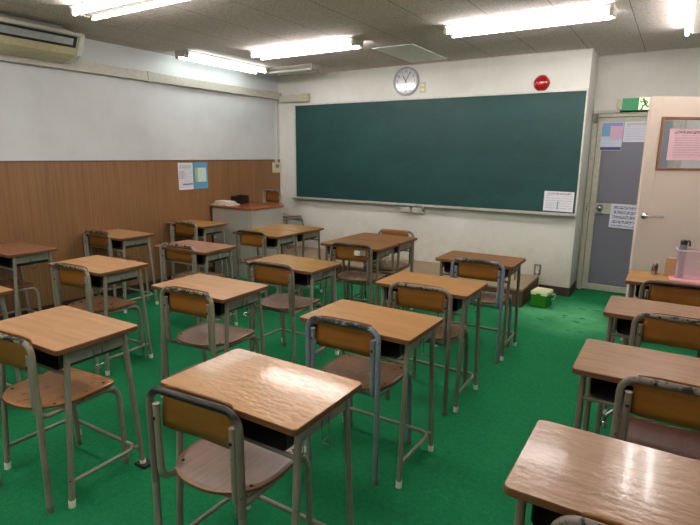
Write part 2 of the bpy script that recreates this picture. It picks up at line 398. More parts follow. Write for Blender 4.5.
# wood panelling on the left wall, with its cap strip and skirting
WZ = kz(1.4069)
m = MB(); m.b2(WALL_L, WALL_L+0.008, WALL_B, WALL_F-0.001, 0.085, WZ-0.008); struct('trim_1', m, wainscot_mat())
m = MB(); m.b2(WALL_L, WALL_L+0.014, WALL_B, WALL_F-0.001, WZ-0.008, WZ+0.004, 0.002); struct('trim_2', m, plain('dark_cap_strip', rgb(112, 84, 62), 0.5))
m = MB(); m.b2(WALL_L, WALL_L+0.012, WALL_B, WALL_F-0.001, 0, 0.085, 0.002); struct('baseboard_left', m, M_BROWNBASE)
m = MB(); m.b2(-1.168, COLX+0.012, WALL_F-0.012, WALL_F, 0, 0.095, 0.002); struct('baseboard_front', m, M_BROWNBASE)
m = MB(); m.b2(COLX, COLX+0.012, WALL_F-0.011, WALL_D-0.07, 0, 0.095, 0.002); struct('baseboard_column', m, M_BROWNBASE)
m = MB(); m.b2(WALL_R-0.012, WALL_R, WALL_B, OY0-0.05, 0, 0.095, 0.002); struct('baseboard_right', m, M_BROWNBASE)
# corner bead between left and front wall, thin ceiling moulding of the front wall
m = MB(); m.b2(WALL_L, WALL_L+0.012, WALL_F-0.012, WALL_F, WZ+0.005, kz(2.2), 0.002); struct('trim_3', m, M_WHITE)
m = MB(); m.b2(WALL_L, COLX+0.008, WALL_F-0.008, WALL_F, CEIL-0.012, CEIL); m.b2(COLX, COLX+0.008, WALL_F, WALL_D, CEIL-0.012, CEIL); m.b2(COLX, WALL_R, WALL_D-0.008, WALL_D, CEIL-0.012, CEIL); struct('trim_4', m, M_WHITE)
# ceiling access hatch
m = MB(); hx0, hx1, hy0, hy1 = kx(-2.91), kx(-2.44), kx(5.07), kx(6.01)
m.b2(hx0, hx1, hy0, hy1, CEIL-0.006, CEIL, 0.001)
tag(m.build('ceiling_hatch', plain('pale_ceiling_board', rgb(232, 232, 228), 0.8)), 'pale rectangular hatch panel in the ceiling above the clock', 'ceiling hatch')

# ------------------------------------------------------------------ frosted glass door in the set-back wall
d1 = thing('door_1', None, None, (DX0, WALL_D, 0)); d1['kind'] = 'structure'
m = MB(); FW = 0.05
m.b2(-0.0, FW, -0.03, 0.1, 0, DZ, 0.004); m.b2(0.86-FW, 0.86, -0.03, 0.1, 0, DZ, 0.004); m.b2(FW, 0.86-FW, -0.03, 0.1, DZ-FW, DZ, 0.004)
m.b2(0.0, 0.86, -0.055, -0.03, DZ-0.012, DZ+0.02, 0.003)
m.build('door_frame', M_DOORFRAME, d1)
LX0, LX1 = FW+0.004, 0.86-FW-0.004
m = MB(); z1, z2, z3, z4 = 0.075, kz(0.842), kz(0.962), kz(1.875)
m.b2(LX0, LX0+0.06, -0.02, 0.02, 0.008, DZ-FW-0.004, 0.003); m.b2(LX1-0.06, LX1, -0.02, 0.02, 0.008, DZ-FW-0.004, 0.003)
m.b2(LX0+0.06, LX1-0.06, -0.02, 0.02, 0.008, z1, 0.003); m.b2(LX0+0.06, LX1-0.06, -0.02, 0.02, z2, z3, 0.003); m.b2(LX0+0.06, LX1-0.06, -0.02, 0.02, z4, DZ-FW-0.004, 0.003)
leaf = m.build('door_leaf', M_DOORFRAME, d1)
m = MB(); m.b2(LX0+0.055, LX1-0.055, -0.003, 0.003, z1-0.003, z2+0.003); m.build('lower_pane', M_FROST, leaf)
m = MB(); m.b2(LX0+0.055, LX1-0.055, -0.003, 0.003, z3-0.003, z4+0.003); m.build('upper_pane', M_FROST, leaf)
m = MB(); m.lathe([(0.030, 0), (0.031, 0.006), (0.013, 0.012), (0.012, 0.03), (0.028, 0.042), (0.030, 0.055), (0.021, 0.068), (0.004, 0.072)], (LX0+0.105, -0.02, kz(0.91)), 'y', 20)
m.build('door_knob', M_CHROME, leaf)
m = MB(); m.b2(0.015, 0.05, -0.06, -0.03, DZ-0.11, DZ-0.015, 0.004); m.tube([(0.04, -0.055, DZ-0.11), (0.04, -0.055, DZ-0.02)], 0.008); m.build('pivot_hinge', plain('tarnished_steel', rgb(120, 116, 100), 0.4, metal=0.6), d1)
m = MB(); m.b2(0.018, 0.032, -0.036, -0.03, kz(0.87), kz(0.96), 0.001); m.build('strike_plate', M_CHROME, d1)
# papers on the glass door
def door_paper(name, x0, x1, z0, z1, mat, label, tilt=0.0, y=WALL_D-0.0225):
    s_ = sheet(name, (x1-x0), (z1-z0), mat); s_.location = (x0, y, z0); s_.rotation_euler = (0, tilt, 0); tag(s_, label, 'paper'); return s_
door_paper('poster', kx(-0.795), kx(-0.575), kz(1.565), kz(1.878), print_mat('blue_pink_print', rgb(206, 212, 232), rgb(88, 84, 140), 9, 16, 0.60, margin=0.03,
    blocks=((0.02, 0.98, 0.86, 0.98, rgb(150, 160, 210)), (0.02, 0.42, 0.50, 0.86, rgb(120, 170, 205)), (0.42, 0.98, 0.40, 0.86, rgb(222, 178, 206)), (0.02, 0.98, 0.02, 0.12, rgb(70, 70, 120)))),
    'blue and pink printed poster at the upper left of the frosted glass door')
door_paper('notice_paper', kx(-0.566), kx(-0.31), kz(1.655), kz(1.878), print_mat('white_notice_print', rgb(212, 214, 228), rgb(120, 124, 150), 8, 26, 0.55, title=rgb(190, 140, 90)),
    'white printed notice with a coloured title, right of the poster on the frosted glass door')
door_paper('handwritten_sign', kx(-0.615), kx(-0.27), kz(0.69), kz(0.962), print_mat('marker_writing', rgb(214, 214, 232), rgb(52, 48, 70), 5, 9, 0.5, margin=0.07, fill=0.66),
    'white sheet of black marker writing across the middle rail of the frosted glass door', 0.03)

# ------------------------------------------------------------------ beige door standing open
a32 = math.radians(32)
d2 = thing('door_2', None, None, (-0.225+0.84*math.cos(a32), 4.6+0.84*math.sin(a32), 0), a32); d2['kind'] = 'structure'
DW = 0.84; H2 = 1.938
m = MB(); X0 = -DW
wx0, wx1, wz0, wz1 = X0+0.092, X0+0.092+0.56, 1.40, 1.788
t2 = 0.036
m.b2(X0, wx0, 0, t2, 0.01, H2, 0.002); m.b2(wx1, 0, 0, t2, 0.01, H2, 0.002); m.b2(wx0, wx1, 0, t2, 0.01, wz0, 0.0); m.b2(wx0, wx1, 0, t2, wz1, H2, 0.0)
pan = m.build('door_panel', M_BEIGE, d2)
m = MB()
fwid = 0.014
for (a, b, c, d) in ((wx0-0.004, wx0+fwid, wz0-0.004, wz1+0.004), (wx1-fwid, wx1+0.004, wz0-0.004, wz1+0.004), (wx0+fwid, wx1-fwid, wz0-0.004, wz0+fwid), (wx0+fwid, wx1-fwid, wz1-fwid, wz1+0.004)):
    m.b2(a, b, -0.008, t2+0.008, c, d, 0.002)
m.build('window_frame', M_FRAMEBROWN, d2)
m = MB(); m.b2(wx0+0.01, wx1-0.01, t2/2-0.002, t2/2+0.002, wz0+0.01, wz1-0.01); m.build('window_pane', M_GLASS, d2)
m = MB(); hz = 1.045; hx = X0+0.048
m.lathe([(0.026, 0), (0.026, 0.006), (0.012, 0.009), (0.011, 0.045), (0.006, 0.05)], (hx, 0, hz), 'y', 20)
m.tube([(hx, -0.042, hz), (hx+0.06, -0.046, hz), (hx+0.125, -0.04, hz-0.002)], 0.008, 10, 0.01)
m.build('lever_handle', M_CHROME, d2)
pp = sheet('pink_notice', 0.40, 0.235, print_mat('pink_notice_print', rgb(238, 196, 206), rgb(120, 70, 90), 13, 40, 0.53, title=rgb(110, 60, 80), margin=0.1, fill=0.55))
pp.location = Vector((-0.225, 4.6, 0))+Matrix.Rotation(a32, 3, 'Z') @ Vector((0.172, t2/2-0.004, 1.472)); pp.rotation_euler = (0, 0, a32)
tag(pp, 'pink printed notice behind the window of the open beige door', 'paper')
d3 = thing('door_3', None, None, (WALL_R, OY0, 0)); d3['kind'] = 'structure'
m = MB(); m.b2(-0.02, 0.14, -0.045, 0, 0, 1.995, 0.003); m.b2(-0.02, 0.14, OY1-OY0, OY1-OY0+0.045, 0, 1.995, 0.003); m.b2(-0.02, 0.14, 0, OY1-OY0, 1.95, 1.995, 0.003)
m.build('door_frame', M_DOORFRAME, d3)

# ------------------------------------------------------------------ chalkboard
bx0, bx1, bz0, bz1 = kx(-4.822), kx(-0.919), kz(0.868), kz(2.179)
cb = thing('chalkboard', 'long dark green chalkboard filling the front wall', 'chalkboard', ((bx0+bx1)/2, WALL_F, bz0))
W2 = (bx1-bx0)/2; HB = bz1-bz0
m = MB(); m.b2(-W2, W2, -0.022, 0, 0, HB); m.build('writing_surface', chalkboard_mat(), cb)
m = MB(); e = 0.022
m.b2(-W2-e, -W2, -0.034, 0, -0.02, HB+e, 0.003); m.b2(W2, W2+e*0.8, -0.034, 0, -0.02, HB+e, 0.003); m.b2(-W2, W2, -0.034, 0, HB, HB+e, 0.003)
m.build('frame', M_WHITE, cb)
m = MB(); m.b2(-W2-0.03, W2+0.012, -0.095, 0, -0.032, -0.018, 0.003); m.b2(-W2-0.03, W2+0.012, -0.095, -0.088, -0.032, -0.002, 0.002); m.b2(-W2, W2, -0.03, 0, -0.02, 0.002)
m.build('chalk_tray', M_ALU, cb)
for (x0, x1) in ((-3.045, -2.905), (-2.888, -2.743)):
    w_ = kx(x1-x0)/2
    m = MB(); m.b2(-w_, w_, -0.035, 0.035, -0.07, 0.0, 0.005); c = m.build('chalk_box', M_ALU, cb, (kx((x0+x1)/2)-(bx0+bx1)/2, -0.045, -0.032)); c['label'] = 'pale grey box hanging under the tray'
    m = MB(); m.b2(-w_+0.008, w_-0.008, -0.04, -0.035, -0.062, -0.008, 0.002); m.build('drawer_front', plain('pale_grey_front', rgb(186, 184, 178), 0.5), c)
s_ = sheet('notice_paper', kx(0.318), kx(0.222), print_mat('board_notice_print', rgb(232, 232, 240), rgb(96, 96, 130), 8, 24, 0.55, title=rgb(170, 90, 60), margin=0.06, blocks=((0.46, 0.5, 0.1, 0.5, rgb(150, 150, 180)),)))
s_.location = (kx(-1.262), WALL_F-0.0245, bz0+0.018); s_.rotation_euler = (0, 0.01, 0); tag(s_, 'white printed notice on the lower right corner of the chalkboard', 'paper')

# ------------------------------------------------------------------ things on the front wall
ck = thing('wall_clock', 'round white wall clock with grey rim above the chalkboard', 'clock', (kx(-3.052), WALL_F, kz(2.408))); cr_ = kx(0.176)
m = MB(); m.lathe([(cr_, 0), (cr_, 0.03), (cr_-0.006, 0.04), (cr_-0.02, 0.042), (cr_-0.026, 0.03), (cr_-0.026, 0.02)], (0, 0, 0), 'y', 48); m.build('rim', plain('silver_clock_rim', rgb(172, 173, 178), 0.35), ck)
m = MB(); m.lathe([(cr_-0.026, 0), (cr_-0.026, 0.024)], (0, 0, 0), 'y', 48); m.build('dial', plain('white_dial', rgb(214, 214, 214), 0.12, var=0.01, coat=1.0, coatr=0.03), ck)
def hand(name, ang, L, w):
    m = MB(); rot = Matrix.Rotation(ang, 4, 'Y'); m.box(rot @ Vector((0, 0, L/2-0.012)), (w, 0.002, L+0.02), 0.0, rot=rot); o = m.build(name, M_BLACK, ck); o.location = (0, -0.027, 0)
hand('hour_hand', math.radians(-32), 0.075, 0.009); hand('minute_hand', math.radians(28), 0.115, 0.006)
for h in range(1, 13):
    cu = bpy.data.curves.new('num', 'FONT'); cu.body = str(h); cu.size = 0.042; cu.align_x = 'CENTER'; cu.align_y = 'CENTER'; cu.extrude = 0.0006
    to = bpy.data.objects.new('num', cu); col.objects.link(to); dg = bpy.context.evaluated_depsgraph_get(); me = bpy.data.meshes.new_from_object(to.evaluated_get(dg)); bpy.data.objects.remove(to)
    me.transform(Matrix.Rotation(PI/2, 4, 'X')); a = h*PI/6
    me.materials.clear(); o = put('numeral', me, plain('numeral_ink_%d' % h, rgb(60, 62, 70), 0.4) if h == 1 else MATS['ink'], ck); MATS['ink'] = MATS.get('ink') or o.material_slots[0].material
    o.location = (math.sin(a)*(cr_-0.052), -0.0255, math.cos(a)*(cr_-0.052))
m = MB(); m.lathe([(0.004, 0), (0.004, 0.006)], (0, -0.026, 0), 'y', 12); m.build('hand_pin', M_BLACK, ck)

sw = thing('wall_switch', 'cream double switch plate beside the clock', 'switch', (kx(-2.825), WALL_F, kz(2.322)))
m = MB(); m.b2(-0.036, 0.036, -0.01, 0, -0.06, 0.06, 0.004); m.build('switch_plate', M_CREAM, sw)
for z in (0.012, -0.04):
    m = MB(); m.b2(-0.022, 0.022, -0.015, -0.01, z, z+0.032, 0.002); m.build('rocker', plain('rocker_plastic', rgb(230, 224, 196), 0.4), sw)
bl = thing('alarm_bell', 'round red fire alarm lamp above the chalkboard', 'alarm', (kx(-1.392), WALL_F, kz(2.286)))
m = MB(); m.lathe([(0.083, 0), (0.083, 0.012), (0.078, 0.02)], (0, 0, 0), 'y', 40); m.build('base_ring', M_RED, bl)
m = MB(); m.lathe([(0.076, 0.018), (0.074, 0.03), (0.062, 0.045), (0.04, 0.056), (0.016, 0.06), (0.002, 0.061)], (0, 0, 0), 'y', 40); m.build('dome', M_RED, bl)
m = MB(); m.lathe([(0.012, 0.059), (0.011, 0.07), (0.003, 0.074)], (0, 0, 0), 'y', 16); m.build('center_cap', plain('pale_pink_plastic', rgb(222, 150, 150), 0.3), bl)
ou = thing('wall_outlet', 'grey metal wall outlet with a white plug above the green box', 'outlet', (kx(-1.27), WALL_F, kz(0.186)))
m = MB(); m.b2(-0.038, 0.038, -0.008, 0, -0.06, 0.06, 0.003); m.build('outlet_plate', plain('grey_steel_plate', rgb(132, 130, 122), 0.35, metal=0.6), ou)
m = MB(); m.b2(-0.018, 0.018, -0.011, -0.008, -0.042, 0.042, 0.002); m.build('socket_insert', plain('pale_socket', rgb(198, 194, 180), 0.4), ou)
m = MB(); m.b2(-0.012, 0.014, -0.034, -0.011, -0.04, -0.012, 0.004); m.tube([(0.001, -0.03, -0.034), (0.004, -0.045, -0.07), (0.02, -0.03, -0.12), (0.022, -0.03, -0.175)], 0.0035, 8, 0.02); m.build('plug', M_WHITE, ou)

# exit sign: white housing with a green face and the running figure
ex = thing('exit_sign', 'green emergency exit sign with a running figure above the frosted glass door', 'sign', (kx(-0.63), WALL_D, kz(2.0)-0.03))
EW, EH = 0.42, 0.162
m = MB(); m.b2(0, EW, -0.055, 0, 0, EH, 0.005); m.build('housing', M_WHITE, ex)
t = emit('lit_green_panel', rgb(0, 128, 72), 0.12)
m = MB(); m.b2(0.018, EW-0.018, -0.058, -0.055, 0.026, EH-0.012, 0.0); m.build('green_panel', t, ex)
Xd = 0.172
m = MB(); m.b2(Xd, Xd+0.10, -0.0592, -0.058, 0.028, EH-0.010, 0.0); m.build('lit_doorway', emit('lit_white_panel', rgb(214, 240, 190), 0.3), ex)
def fig(cx, s):
    m = MB(); Y0 = -0.0602
    def limb(pts, w):
        for (a, b) in zip(pts[:-1], pts[1:]):
            a = Vector((a[0], 0, a[1])); b = Vector((b[0], 0, b[1])); d = (b-a); L = d.length; ang = math.atan2(d.x, d.z)
            m.box(((a.x+b.x)/2*s+cx, Y0, (a.z+b.z)/2*s+0.028), (w*s, 0.0022, (L+w*0.7)*s), 0, rot=Matrix.Rotation(ang, 4, 'Y'))
    m.lathe([(0.085*s, 0), (0.085*s, 0.0022)], (cx-0.10*s, Y0+0.0011, 0.92*s+0.028), 'y', 16)
    limb([(-0.04, 0.78), (0.10, 0.48)], 0.17)
    limb([(-0.04, 0.78), (-0.24, 0.66), (-0.36, 0.78)], 0.07); limb([(0.0, 0.80), (0.18, 0.72), (0.24, 0.56)], 0.07)
    limb([(0.10, 0.46), (-0.14, 0.34), (-0.16, 0.06), (-0.24, 0.06)], 0.10); limb([(0.10, 0.46), (0.26, 0.26), (0.40, 0.30)], 0.10)
    return m
fig(Xd+0.052, 0.115).build('running_figure', emit('dark_green_figure', rgb(0, 96, 52), 0.05), ex)
m = MB(); m.b2(-0.035, 0, -0.03, -0.0, 0.05, EH-0.01, 0.004); m.build('side_cap', M_CREAM, ex)

# duct cover along left wall and round the corner
m = MB(); z0, z1 = kz(2.272), kz(2.372); dp = 0.062
m.b2(WALL_L+0.0005, WALL_L+dp, WALL_B+0.01, WALL_F-0.001, z0, z1, 0.006)
duct = tag(m.build('duct_cover', plain('offwhite_duct', rgb(188, 183, 170), 0.45)), 'long off-white duct cover running along the left wall under the ceiling', 'duct')
for y in (3.92*K, 0.4):
    m = MB(); m.b2(WALL_L, WALL_L+dp+0.005, y-0.02, y+0.02, z0-0.005, z1+0.005, 0.004); m.build('joint_band', plain('duct_joint', rgb(188, 184, 170), 0.45), duct)
m = MB(); m.b2(WALL_L+dp, kx(-4.70), WALL_F-dp, WALL_F, z0-0.038, z1-0.042, 0.006); dc = tag(m.build('corner_duct', plain('offwhite_duct_end', rgb(204, 198, 182), 0.45)), 'short off-white duct piece at the left end of the front wall', 'duct')
m = MB(); m.b2(kx(-4.70), kx(-4.565), WALL_F-dp-0.008, WALL_F, z0-0.046, z1-0.034, 0.012); m.build('end_cap', M_CREAM, dc)

# thermostat and its conduit
th = thing('thermostat', 'cream wall controller at the top right end of the wood panelling', 'controller', (WALL_L+0.008, kx(6.10), kz(1.29)))
m = MB(); m.b2(0, 0.035, -0.07, 0.07, -0.07, 0.075, 0.006); m.build('control_box', M_CREAM, th)
m = MB(); m.b2(0.035, 0.038, -0.035, 0.035, 0.0, 0.045, 0.001); m.build('display', plain('dark_display', rgb(120, 112, 88), 0.3), th)
m = MB(); m.tube([(0.012, 0.025, 0.075), (0.012, 0.025, z0-kz(1.29)-0.002)], 0.009); m.tube([(0.010, -0.01, 0.075), (0.010, -0.01, z0-kz(1.29)-0.002)], 0.006); m.build('conduit', M_WHITE, th)

# posters on the panelling
def side_sheet(name, y0, y1, z0, z1, mat, label):
    s_ = sheet(name, y1-y0, z1-z0, mat); s_.rotation_euler = (0, 0, PI/2); s_.location = (WALL_L+0.0105, y0, z0); tag(s_, label, 'paper')
side_sheet('wall_notice', kx(4.283), kx(4.51), kz(1.05), kz(1.377), print_mat('white_flyer_print', rgb(226, 226, 230), rgb(130, 150, 176), 15, 12, 0.52, margin=0.05, blocks=((0.28, 0.95, 0.18, 0.22, rgb(60, 70, 130)), (0.05, 0.4, 0.4, 0.7, rgb(216, 200, 206)), (0.1, 0.9, 0.78, 0.92, rgb(190, 208, 212)))),
    'white printed flyer on the wood panelling, left of the blue flyer')
side_sheet('wall_notice', kx(4.518), kx(4.75), kz(1.052), kz(1.38), print_mat('blue_flyer_print', rgb(92, 158, 196), rgb(84, 130, 150), 13, 12, 0.55, margin=0.08, blocks=((0.12, 0.9, 0.26, 0.80, rgb(214, 226, 222)), (0.12, 0.32, 0.26, 0.8, rgb(176, 200, 140)))),
    'blue printed flyer on the wood panelling, right of the white flyer')

# ------------------------------------------------------------------ air conditioner
ac = thing('air_conditioner', 'yellowed ceiling-hung air conditioner at the top of the left wall', 'air conditioner', (WALL_L, 0, 0))
yE = 2.80; yS = yE-1.6; cz = CEIL
def prism(m, prof, y0, y1, mi=0):
    n = len(prof); vs = [(x, y0, z) for x, z in prof]+[(x, y1, z) for x, z in prof]
    m.add(vs, [[i, (i+1) % n, n+(i+1) % n, n+i] for i in range(n)]+[list(range(n))[::-1], [n+i for i in range(n)]], mi)
body = [(0.068, cz-0.010), (0.25, cz-0.010), (0.255, cz-0.045), (0.38, cz-0.055), (0.385, cz-0.075), (0.372, cz-0.083), (0.330, cz-0.165), (0.338, cz-0.172), (0.30, cz-0.222), (0.24, cz-0.250), (0.068, cz-0.268)]
m = MB(); prism(m, body, yS, yE-0.03); m.build('body', M_ACBEIGE, ac)
m = MB(); prism(m, [(0.068, cz-0.02), (0.25, cz-0.02), (0.27, cz-0.046), (0.395, cz-0.050), (0.405, cz-0.08), (0.35, cz-0.175), (0.318, cz-0.226), (0.25, cz-0.258), (0.068, cz-0.275)], yE-0.03, yE+0.012); m.build('end_cap', M_ACWHITE, ac)
m = MB(); prism(m, [(0.26, cz-0.044), (0.395, cz-0.054), (0.402, cz-0.078), (0.378, cz-0.084)], yS, yE-0.03); m.build('upper_lip', M_ACWHITE, ac)
m = MB(); prism(m, [(0.3755, cz-0.084), (0.379, cz-0.088), (0.337, cz-0.170), (0.332, cz-0.168)], yS+0.04, yE-0.045); sl = m.build('outlet_slot', M_BLACK, ac)
m = MB(); prism(m, [(0.371, cz-0.101), (0.377, cz-0.103), (0.351, cz-0.153), (0.344, cz-0.151)], yS+0.06, yE-0.075); m.build('louvre', M_GREY, sl)
m = MB(); m.b2(0.0, 0.27, yS+0.1, yE-0.1, cz-0.013, cz, 0.0); m.build('mounting_bracket', M_GREY, ac)

# ------------------------------------------------------------------ fluorescent fixtures
MATS['refl'] = plain('aged_reflector_paint', rgb(172, 166, 156), 0.6)
def fixture(x, y, L, rz, label, lit=True, tube_mat=None):
    f = thing('ceiling_light', label, 'ceiling light', (x, y, CEIL), rz, 'twin-tube ceiling lights')
    h = L/2; m = MB()
    prof = [(-0.095, 0), (0.095, 0), (0.093, -0.010), (0.042, -0.052), (-0.042, -0.052), (-0.093, -0.010)]
    n = len(prof); vs = [(sx, yy, z) for sx in (-h+0.018, h-0.018) for yy, z in prof]
    m.add(vs, [[i, (i+1) % n, n+(i+1) % n, n+i] for i in range(n)]+[list(range(n))[::-1], [n+i for i in range(n)]]); m.build('reflector', MATS['refl'], f)
    for sx in (-1, 1):
        m = MB(); m.b2(sx*h, sx*(h-0.02), -0.097, 0.097, -0.024, 0, 0.002); m.b2(sx*h, sx*(h-0.02), -0.045, 0.045, -0.056, -0.024, 0.003)
        for s2 in (-1, 1): m.b2(sx*h, sx*(h-0.03), s2*0.078-0.013, s2*0.078+0.013, -0.075, -0.022, 0.004)
        m.build('end_socket', plain('socket_plastic', rgb(226, 222, 214), 0.5) if 'sock' not in MATS else MATS['sock'], f); MATS['sock'] = f.children[-1].material_slots[0].material
    for s2 in (-1, 1):
        m = MB(); m.tube([(-h+0.03, s2*0.078, -0.055), (h-0.03, s2*0.078, -0.055)], 0.0145, 12)
        m.build('fluorescent_tube', (tube_mat or M_TUBELIGHT) if lit else M_TUBEOFF, f)
    return f
RY = [kx(4.60), kx(2.59), kx(0.58), -1.37]
LXC = [-3.275, -1.14]
lab = {(0, 0): 'lit twin-tube ceiling light over the middle left desks, near the hatch', (1, 0): 'lit twin-tube ceiling light nearest above the right half of the chalkboard',
       (0, 1): 'lit twin-tube ceiling light at the upper left, beside the air conditioner', (1, 1): 'lit twin-tube ceiling light in the second row, out of the picture above the centre'}
for j, y in enumerate(RY):
    for i, x in enumerate(LXC):
        fixture(x, y, 1.26, 0, lab.get((i, j), 'lit twin-tube ceiling light at the back of the room, %s side' % ('left' if i == 0 else 'right')))
fixture(-4.55, 4.54, 1.26, PI/2, 'lit twin-tube ceiling light running along the left wall', tube_mat=emit('lit_cooler_tube', (0.9, 0.99, 1.0, 1), 5.0))
fixture(0.01, 4.70, 1.26, PI/2, 'lit twin-tube ceiling light running towards the exit door at the upper right')
fixture(0.3, WALL_D+0.85, 1.26, 0, 'unseen twin-tube light added behind the glass door to brighten its frosted panes')  # unseen corridor lamp, added to brighten the frosted panes from behind
fixture(-4.16, kx(5.62), 0.70, 0, 'unlit short ceiling light in the far left corner of the ceiling', lit=False)

# ------------------------------------------------------------------ podium and lectern
pd = thing('podium_platform', 'low brown wooden teaching platform along the foot of the front wall', 'platform', ((WALL_L-1.17)/2, (5.14+WALL_F)/2, 0))
pw, pdp = (-1.17-WALL_L)/2-0.008, (WALL_F-5.14)/2-0.004
m = MB(); m.b2(-pw, pw, -pdp, pdp, 0, 0.168); m.build('riser', M_PODSIDE, pd)
m = MB(); m.b2(-pw, pw, -pdp-0.004, pdp, 0.168, 0.19, 0.003); m.build('deck', M_PODTOP, pd)

lx0, lx1, ly0, ly1 = -4.86, -4.17, 4.50, 5.085
lc = thing('lectern', 'grey panelled teacher lectern with a reddish brown top in the left corner', 'lectern', ((lx0+lx1)/2, (ly0+ly1)/2, 0)); a, b = (lx1-lx0)/2, (ly1-ly0)/2
m = MB(); m.b2(-a+0.03, a-0.01, -b+0.01, b-0.01, 0.0, 0.84, 0.002); m.b2(-a+0.03, a-0.004, -b+0.006, -b+0.012, 0.02, 0.42, 0.001); m.b2(-a+0.03, a-0.004, -b+0.006, -b+0.012, 0.426, 0.83, 0.001); m.build('cabinet_body', M_LECBODY, lc)
m = MB(); m.b2(-a, -a+0.03, -b+0.005, b-0.01, 0, 0.84, 0.002); m.build('side_board', M_LECEDGE, lc)
m = MB(); m.b2(-a, a+0.008, -b-0.01, b, 0.84, 0.87, 0.005); m.build('top', M_LECTOP, lc)
yy = 4.70
stack = [('notebook', 'white notebook at the bottom of the stack on the lectern', 0.30, 0.21, 0.012, rgb(222, 214, 206), 0.05), ('notebook', 'pinkish notebook second from the bottom of the stack on the lectern', 0.26, 0.19, 0.010, rgb(196, 150, 146), -0.08),
         ('notebook', 'grey-blue notebook third in the stack on the lectern', 0.22, 0.18, 0.014, rgb(160, 170, 180), 0.12), ('notebook', 'white notebook on top of the stack on the lectern', 0.20, 0.15, 0.014, rgb(220, 220, 214), -0.12)]
zz = 0.8702
for (nm, lb, w_, d_, h_, c_, rz) in stack:
    o = thing(nm, lb, 'notebook', (-4.70, 4.60, zz), rz)
    m = MB(); m.b2(-w_/2+0.004, w_/2-0.002, -d_/2+0.003, d_/2-0.003, 0.0015, h_-0.0015); m.build('pages', plain('page_block', rgb(224, 220, 208), 0.7) if 'pg' not in MATS else MATS['pg'], o); MATS['pg'] = o.children[0].material_slots[0].material
    m = MB(); m.b2(-w_/2, w_/2, -d_/2, d_/2, 0, 0.0015); m.b2(-w_/2, w_/2, -d_/2, d_/2, h_-0.0015, h_); m.b2(-w_/2, -w_/2+0.002, -d_/2, d_/2, 0, h_); m.build('cover', plain('notebook_cover', c_, 0.45), o)
    zz += h_+0.0003
bb = thing('desk_organizer', 'black open box standing behind the notebooks on the lectern', 'box', (-4.72, 4.88, 0.8702))
m = MB(); m.b2(-0.10, 0.10, -0.06, -0.054, 0, 0.085, 0.002); m.b2(-0.10, 0.10, 0.054, 0.06, 0, 0.10, 0.002); m.b2(-0.10, -0.094, -0.054, 0.054, 0, 0.09, 0.002); m.b2(0.094, 0.10, -0.054, 0.054, 0, 0.09, 0.002); m.b2(-0.094, 0.094, -0.054, 0.054, 0, 0.006)
m.build('box_body', M_BLACK, bb)
m = MB(); m.b2(-0.104, -0.1, -0.058, 0.058, 0.005, 0.08, 0.001); m.build('side_label', plain('red_label', rgb(150, 40, 40), 0.5), bb)

# green box by the outlet
gb = thing('green_box', 'small green plastic box with a cream lid on the carpet below the outlet', 'box', (-1.03, 5.345, 0), math.radians(-6))
gb.scale = (1.1, 1.0, 1.12)
m = MB(); m.b2(-0.072, 0.072, -0.10, 0.10, 0, 0.118, 0.012); m.build('box_body', M_GREENBOX, gb)
m = MB(); m.b2(-0.076, 0.076, -0.104, 0.104, 0.112, 0.148, 0.010); m.b2(-0.05, 0.05, -0.07, 0.07, 0.148, 0.152, 0.002); m.build('lid', M_LIDCREAM, gb)
m = MB(); m.tube([(0.078, 0.04, 0.10), (0.10, 0.045, 0.125), (0.108, 0.05, 0.10), (0.10, 0.05, 0.07), (0.078, 0.05, 0.06)], 0.005, 8, 0.012); m.build('handle', M_WHITE, gb)
m = MB(); m.b2(-0.02, 0.02, -0.11, -0.104, 0.09, 0.13, 0.002); m.build('latch', M_GREENBOX, gb)

# ------------------------------------------------------------------ desks
MESH = {}
def cached(key, fn):
    if key not in MESH: MESH[key] = fn()
    return MESH[key]
DWD, DDP = 0.60, 0.386
TR = 0.0122
def me_top():
    m = MB(); m.plate(rounded(-DWD/2, DWD/2, -DDP/2, DDP/2, 0.017), DESK_H-0.022, DESK_H, 0, 1, 0.0025); return m.mesh('desktop')
def me_leg(sx, syy):
    m = MB(); m.tube([(sx*0.264, syy*0.178, 0.03), (sx*0.264, syy*0.132, DESK_H-0.0222)], TR, 12); return m.mesh('leg')
def me_cap(sx, syy):
    m = MB(); d = Vector((sx*0.264, syy*0.132, DESK_H))-Vector((sx*0.264, syy*0.178, 0.03)); d.normalize(); a = Vector((sx*0.264, syy*0.178, 0.032)); b = a-d*0.031; b.z = 0.0
    m.tube([b, a], 0.0145, 12); return m.mesh('foot_cap')
def me_apron(sx):
    m = MB(); x = sx*0.264
    vs = []
    for dx in (-0.004, 0.004):
        vs += [(x+dx, -0.128, DESK_H-0.0225), (x+dx, 0.128, DESK_H-0.0225), (x+dx, 0.132, DESK_H-0.082), (x+dx, -0.132, DESK_H-0.082)]
    m.add(vs, [[0, 1, 2, 3], [7, 6, 5, 4], [0, 4, 5, 1], [1, 5, 6, 2], [2, 6, 7, 3], [3, 7, 4, 0]])
    m.b2(x-0.006, x+0.006, -0.004, 0.004, DESK_H-0.080, DESK_H-0.0225)
    return m.mesh('side_apron')
